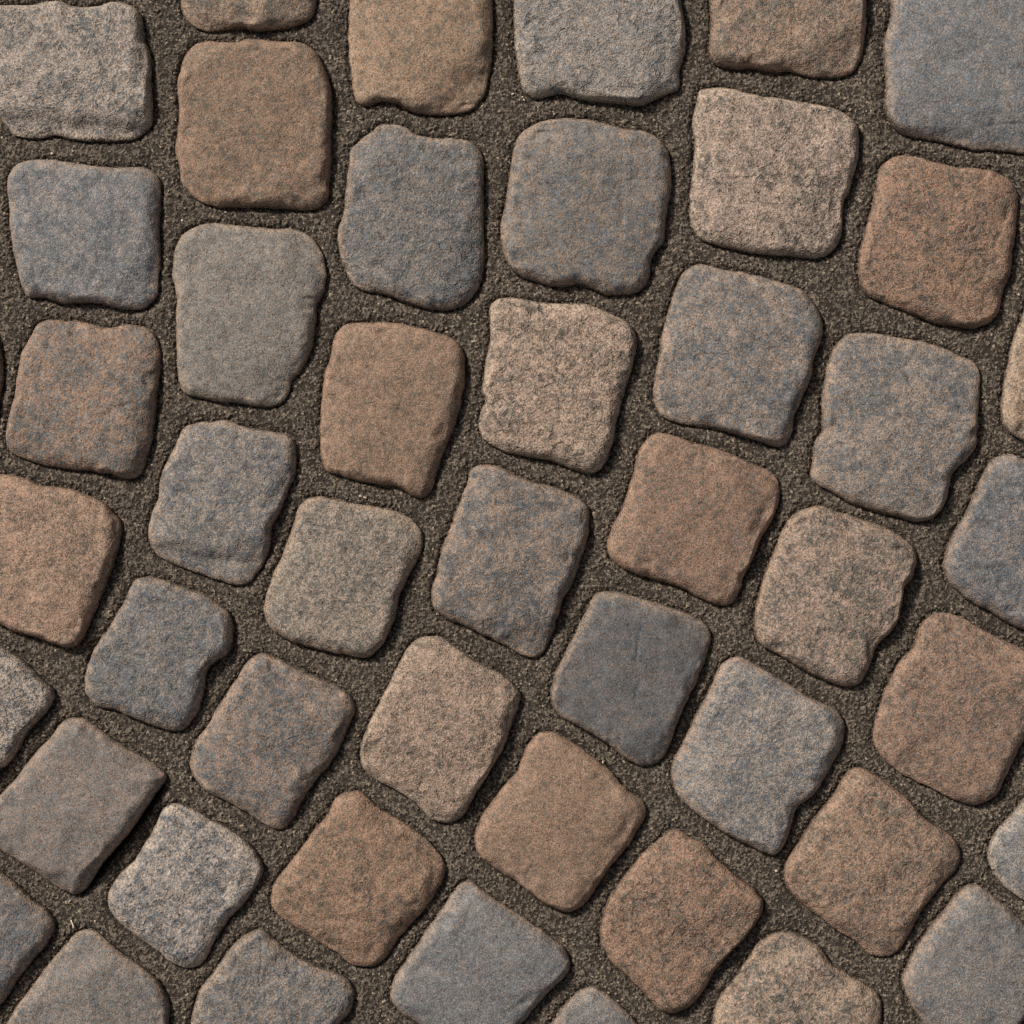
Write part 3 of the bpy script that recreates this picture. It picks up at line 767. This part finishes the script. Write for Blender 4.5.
# a broken bit of straw
path = np.array([[-1.7, 4.2, 0.7], [-1.2, 2.4, 1.3], [-0.2, 0.6, 1.5], [0.5, -1.2, 1.5], [0.9, -2.9, 1.1], [0.3, -4.9, 0.3]])
wid = [0.75, 0.85, 0.8, 0.9, 1.15, 0.5]
V, F, K = [], [], 8
for p, w in zip(path, wid):
    for i in range(K):
        a = 2 * math.pi * i / K
        V.append([p[0] + w * math.cos(a), p[1], p[2] + 0.6 * w * math.sin(a)])
for j in range(len(path) - 1):
    for i in range(K):
        a, b = j * K + i, j * K + (i + 1) % K
        F.append([a, a + K, b + K, b])
top, end = len(V), len(V) + 1
V += [list(path[0]), list(path[-1])]
for i in range(K):
    F.append([top, i, (i + 1) % K, (i + 1) % K])
    a = (len(path) - 1) * K
    F.append([end, a + (i + 1) % K, a + i, a + i])
straw = link_mesh("straw_fragment", np.array(V) * S, F, chip_material("dry_straw", (222, 204, 176)), None, None,
                  ((72.2 - 512) * S, (512 - 924.6) * S, 0.3 * S))
straw["label"] = "short pale bent bit of straw lying in the joint at the lower left"
straw["category"] = "straw"


# ------------------------------------------------------------------ the paving goes on outside the picture
BEYOND = [(34, -123.6, 527.6, -33), (7, 373.2, 1134.0, 55), (13, 1157.2, 983.9, -39), (3, 951.7, -147.2, 65), (36, -120.9, 843.3, -180), (13, 82.4, -105.5, 156), (20, 199.7, 1168.0, -48), (34, 731.0, 1167.4, 177), (24, 1166.7, 198.2, -35), (19, -255.3, 386.3, 47), (28, -154.5, 1039.7, 118), (15, -95.7, 193.7, -57), (3, 928.9, 1166.8, -7), (29, 489.2, -169.2, -166), (35, 1132.0, 684.3, 164), (17, -113.5, 12.5, -91), (19, 1190.2, 12.8, 84), (12, 20.4, 1191.7, -132), (24, -159.7, 1241.5, 114), (22, 1200.0, 489.6, -150), (22, 1308.2, 1081.5, 108), (43, -86.5, -134.0, 61), (36, 1142.5, -141.8, -108), (24, 678.2, -203.9, -4), (13, -279.8, 604.6, 160), (35, -275.4, 194.2, -177), (34, 320.2, -213.7, -17), (20, -293.2, 789.1, 148), (43, 1298.1, 623.6, -8), (16, 835.3, 1315.5, -92), (23, 306.9, 1333.9, 122), (12, 548.3, 1239.1, 167), (36, 1262.3, 824.3, -120), (21, 157.5, -302.4, 43), (24, -50.9, -297.0, -152), (46, 1088.7, 1174.4, 141), (18, 847.9, -302.5, 179), (17, 1004.2, 1343.3, 92), (33, 1293.1, 335.1, 167), (4, -319.0, 11.0, -119), (36, 1018.8, -320.5, -109), (1, -249.0, -155.4, 95), (46, 1233.9, 1245.4, -9), (29, 1197.7, -295.7, -103), (19, -368.3, 987.9, -40), (37, -349.7, 1170.5, -67), (33, 1336.4, 154.6, -59), (13, -289.5, 1337.3, -139)]
for i, x, y, deg in BEYOND:
    c = stones[i].copy()
    COL.objects.link(c)
    c.location = ((x - 512) * S, (512 - y) * S, 0.0)
    c.rotation_euler = (0, 0, -math.radians(deg))
    c["label"] = "granite cobblestone carrying the paving on beyond the edge of the picture"
    c["group"] = "cobblestones beyond the edge of the picture"
